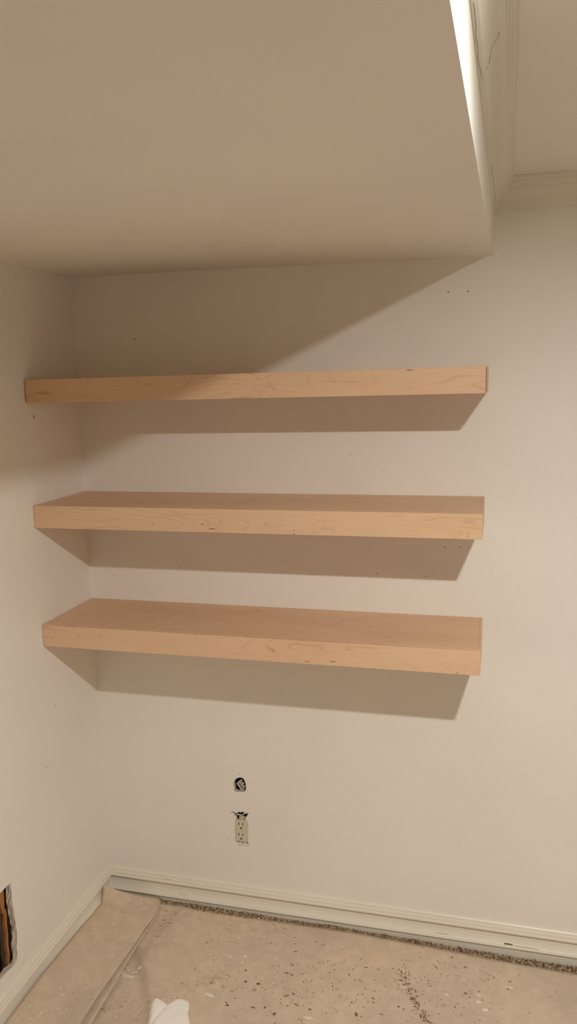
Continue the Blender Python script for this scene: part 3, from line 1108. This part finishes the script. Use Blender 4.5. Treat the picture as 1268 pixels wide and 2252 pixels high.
flat_spots('paint_fleck', [(489, 2042, 2.6, 2, 0), (525, 2064, 5, 1.3, .1), (580, 2062, 4, 1.4, 0), (569, 2020, 2.6, 2, 0), (531, 2021, 1.6, 1.2, 0), (541, 2024, 2, 1, 0), (563, 2029, 2, 1, .3), (551, 2054, 1.8, 1.4, 0), (573, 2044, 1.6, 1, 0),
                           (507, 2105, 3, 2, 0), (539, 2104, 4.5, 2.6, 0), (499, 2080, 1.6, 1, 0), (521, 2088, 1.6, 1, 0), (533, 2119, 3.6, 1, .2), (606, 2108, 2, 1.6, 0), (462, 2121, 1.6, 1.2, 0), (601, 2162, 2.6, 1.6, 0), (505, 2032, 2, 1, 0),
                           (753, 2083, 4, 1.2, 0), (720, 2084, 2, 1, 0), (733, 2072, 3, 1, -.6), (745, 2169, 3.4, 1, 0), (840, 2120, 2.6, 1.4, 0), (852, 2143, 2, 1.2, 0), (875, 2138, 1.6, 1.2, 0), (885, 2172, 6, 1.4, 0),
                           (983, 2126, 2.2, 1.4, 0), (983, 2123, 2, 1, 0), (1048, 2134, 3.4, 1.8, -.3), (1052, 2141, 2.2, 1, 0), (1052, 2190, 4, 1.6, 0), (1051, 2204, 5, 3, 0), (922, 2155, 2, 1.2, 0), (860, 2082, 2, 1, 0), (887, 2080, 2, 1, 0),
                           (460, 2189, 13, 2.4, -.25), (678, 2240, 10, 2.4, 0), (1065, 2222, 8, 2.4, .3), (317, 2122, 2, 1.6, 0), (326, 2139, 1.4, 1, 0), (980, 2188, 5, 1.6, 0), (1120, 2172, 8, 2.2, 0), (1018, 2155, 3, 1.4, 0)], ct, cloth)
flat_spots('paint_smear', [(288, 2150, 9, 3.0, 0), (277, 2146, 8, 3.6, .1), (270, 2141, 5, 3.2, 0), (283, 2134, 4, 2.4, 0), (280, 2129, 3, 2.2, 0), (299, 2138, 5, 1.6, .2), (305, 2132, 3, 2.0, 0), (309, 2127, 2, 1.6, 0), (291, 2140, 3, 1.4, 0), (258, 2160, 1.2, 9, 0), (256, 2190, .8, 14, 0), (283, 2200, .7, 20, 0), (276, 2172, .8, 9, .6),
                           (255, 2237, 1.6, 1.8, 0), (306, 2225, .8, 10, -.3)], ct, cloth)
flat_spots('paint_fleck', [(311, 1979, 2.6, 2.2, 0), (311, 1988, 1.4, 1.2, 0), (318, 1995, 3, 1.4, .6), (303, 1971, 3, 1, .3), (334, 1988, 1.6, 1.2, 0), (206, 2042, 2, 1.6, 0), (202, 2034, 1.4, 1.2, 0), (207, 2074, 1.8, 1.4, 0), (264, 2065, 2, 1.4, 0),
                           (251, 2034, 3.4, 1, .4), (90, 2228, 3, 2.2, 0), (83, 2235, 2.2, 1.2, 0), (70, 2241, 2.4, 1.6, 0), (134, 2173, 1.8, 1.2, 0), (138, 2188, 2, 1.4, 0), (158, 2194, 2.2, 1.6, 0), (129, 2219, 4, .8, 0), (146, 2221, 2, 1.2, 0),
                           (66, 2213, 2.6, 1.2, -.6)], rt, runner)

# ------------------------------------------------------------------ cracks, nail holes and scuffs
def crack(name, tree, pts, w, parent, mat=M_CRACK):
    P = []
    for (u, v) in pts:
        p, nn = hit(tree, u, v)
        if p is not None:
            P.append(p + nn * .0003)
    vs, fs = [], []
    for i, p in enumerate(P):
        a = P[max(0, i - 1)]
        b_ = P[min(len(P) - 1, i + 1)]
        t = (b_ - a).normalized()
        s = t.cross((p - CAM).normalized()).normalized() * w * random.uniform(.5, 1.3)
        vs += [p + s, p - s]
    for i in range(len(P) - 1):
        fs.append((2 * i, 2 * i + 1, 2 * i + 3, 2 * i + 2))
    if not fs: return None
    return pydata(name, vs, fs, mat, parent)


st_, c1_, c2_ = bvh_of(soffit), bvh_of(crown_side), bvh_of(crown_back)
# joint between soffit side and crown: follow the photographed line on whichever surface it crosses
allv = BVHTree.FromPolygons([v.co for v in soffit.data.vertices] + [v.co for v in crown_side.data.vertices],
                            [tuple(p.vertices) for p in soffit.data.polygons] + [tuple(i + len(soffit.data.vertices) for i in p.vertices) for p in crown_side.data.polygons])
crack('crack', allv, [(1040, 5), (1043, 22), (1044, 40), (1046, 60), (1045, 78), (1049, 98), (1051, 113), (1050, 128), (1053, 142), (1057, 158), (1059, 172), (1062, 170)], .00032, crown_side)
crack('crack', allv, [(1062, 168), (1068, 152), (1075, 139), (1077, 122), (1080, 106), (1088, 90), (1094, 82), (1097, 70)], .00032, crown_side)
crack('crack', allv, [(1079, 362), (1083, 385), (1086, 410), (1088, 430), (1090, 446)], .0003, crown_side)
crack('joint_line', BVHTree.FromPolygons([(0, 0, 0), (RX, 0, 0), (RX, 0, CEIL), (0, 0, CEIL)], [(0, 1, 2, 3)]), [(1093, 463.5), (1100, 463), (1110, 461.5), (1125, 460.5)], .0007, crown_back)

bw = BVHTree.FromPolygons([(0, 0, 0), (RX, 0, 0), (RX, 0, CEIL), (0, 0, CEIL)], [(0, 1, 2, 3)])
lw_ = BVHTree.FromPolygons([(0, RY, 0), (0, 0, 0), (0, 0, CEIL), (0, RY, CEIL)], [(0, 1, 2, 3)])


def mark(tree, u, v, ru, rv, parent, name='nail_hole', mat=M_NAIL):
    p, nn = hit(tree, u, v)
    a1 = Vector((0, 0, 1))
    a2 = nn.cross(a1)
    vs = [p + nn * .0004]
    n_ = 8
    for k in range(n_):
        a = 2 * math.pi * k / n_
        vs.append(p + a2 * math.cos(a) * ru * .00125 + a1 * math.sin(a) * rv * .00125 + nn * .0001)
    pydata(name, vs, [(0, 1 + k, 1 + (k + 1) % n_) for k in range(n_)], mat, parent)


for (u, v, a, b_) in [(985, 642, 2.2, 1.2), (1028, 641, 2.2, 1.2), (296, 746, 1.8, 1.5), (183, 750, 1.3, .9), (710, 728, 1.5, .8), (770, 1000, 1.6, .8), (978, 1203, 1.6, 1.3), (1012, 1203, 1.5, 1.1), (1030, 1204, 1.3, .9), (828, 1262, 1.3, 1.3), (934, 1267, 4.5, .6),
                      (250, 1265, 1.5, .9), (395, 1247, 1.0, 1.2), (525, 1702, 1.3, 1.0), (500, 1844, 1.6, .7)]:
    mark(bw, u, v, a, b_, wall_back)
for (u, v, a, b_) in [(53, 672, 1.6, 1.0), (67, 674, 1.3, .8), (105, 680, 1.8, 1.2), (110, 1214, 1.8, 1.2), (75, 917, 1.6, 5.0), (122, 1552, 3.5, .8), (101, 1687, .8, 5.0)]:
    mark(lw_, u, v, a, b_, wall_left, 'scuff_mark')
# chipped paint on the baseboard ledge
bbt = bvh_of(bpy.data.objects['baseboard_back'])
crack('paint_chip', bbt, [(1108, 2075), (1113, 2076.5), (1120, 2077), (1127, 2078.5)], .0022, bpy.data.objects['baseboard_back'], M_NAIL)
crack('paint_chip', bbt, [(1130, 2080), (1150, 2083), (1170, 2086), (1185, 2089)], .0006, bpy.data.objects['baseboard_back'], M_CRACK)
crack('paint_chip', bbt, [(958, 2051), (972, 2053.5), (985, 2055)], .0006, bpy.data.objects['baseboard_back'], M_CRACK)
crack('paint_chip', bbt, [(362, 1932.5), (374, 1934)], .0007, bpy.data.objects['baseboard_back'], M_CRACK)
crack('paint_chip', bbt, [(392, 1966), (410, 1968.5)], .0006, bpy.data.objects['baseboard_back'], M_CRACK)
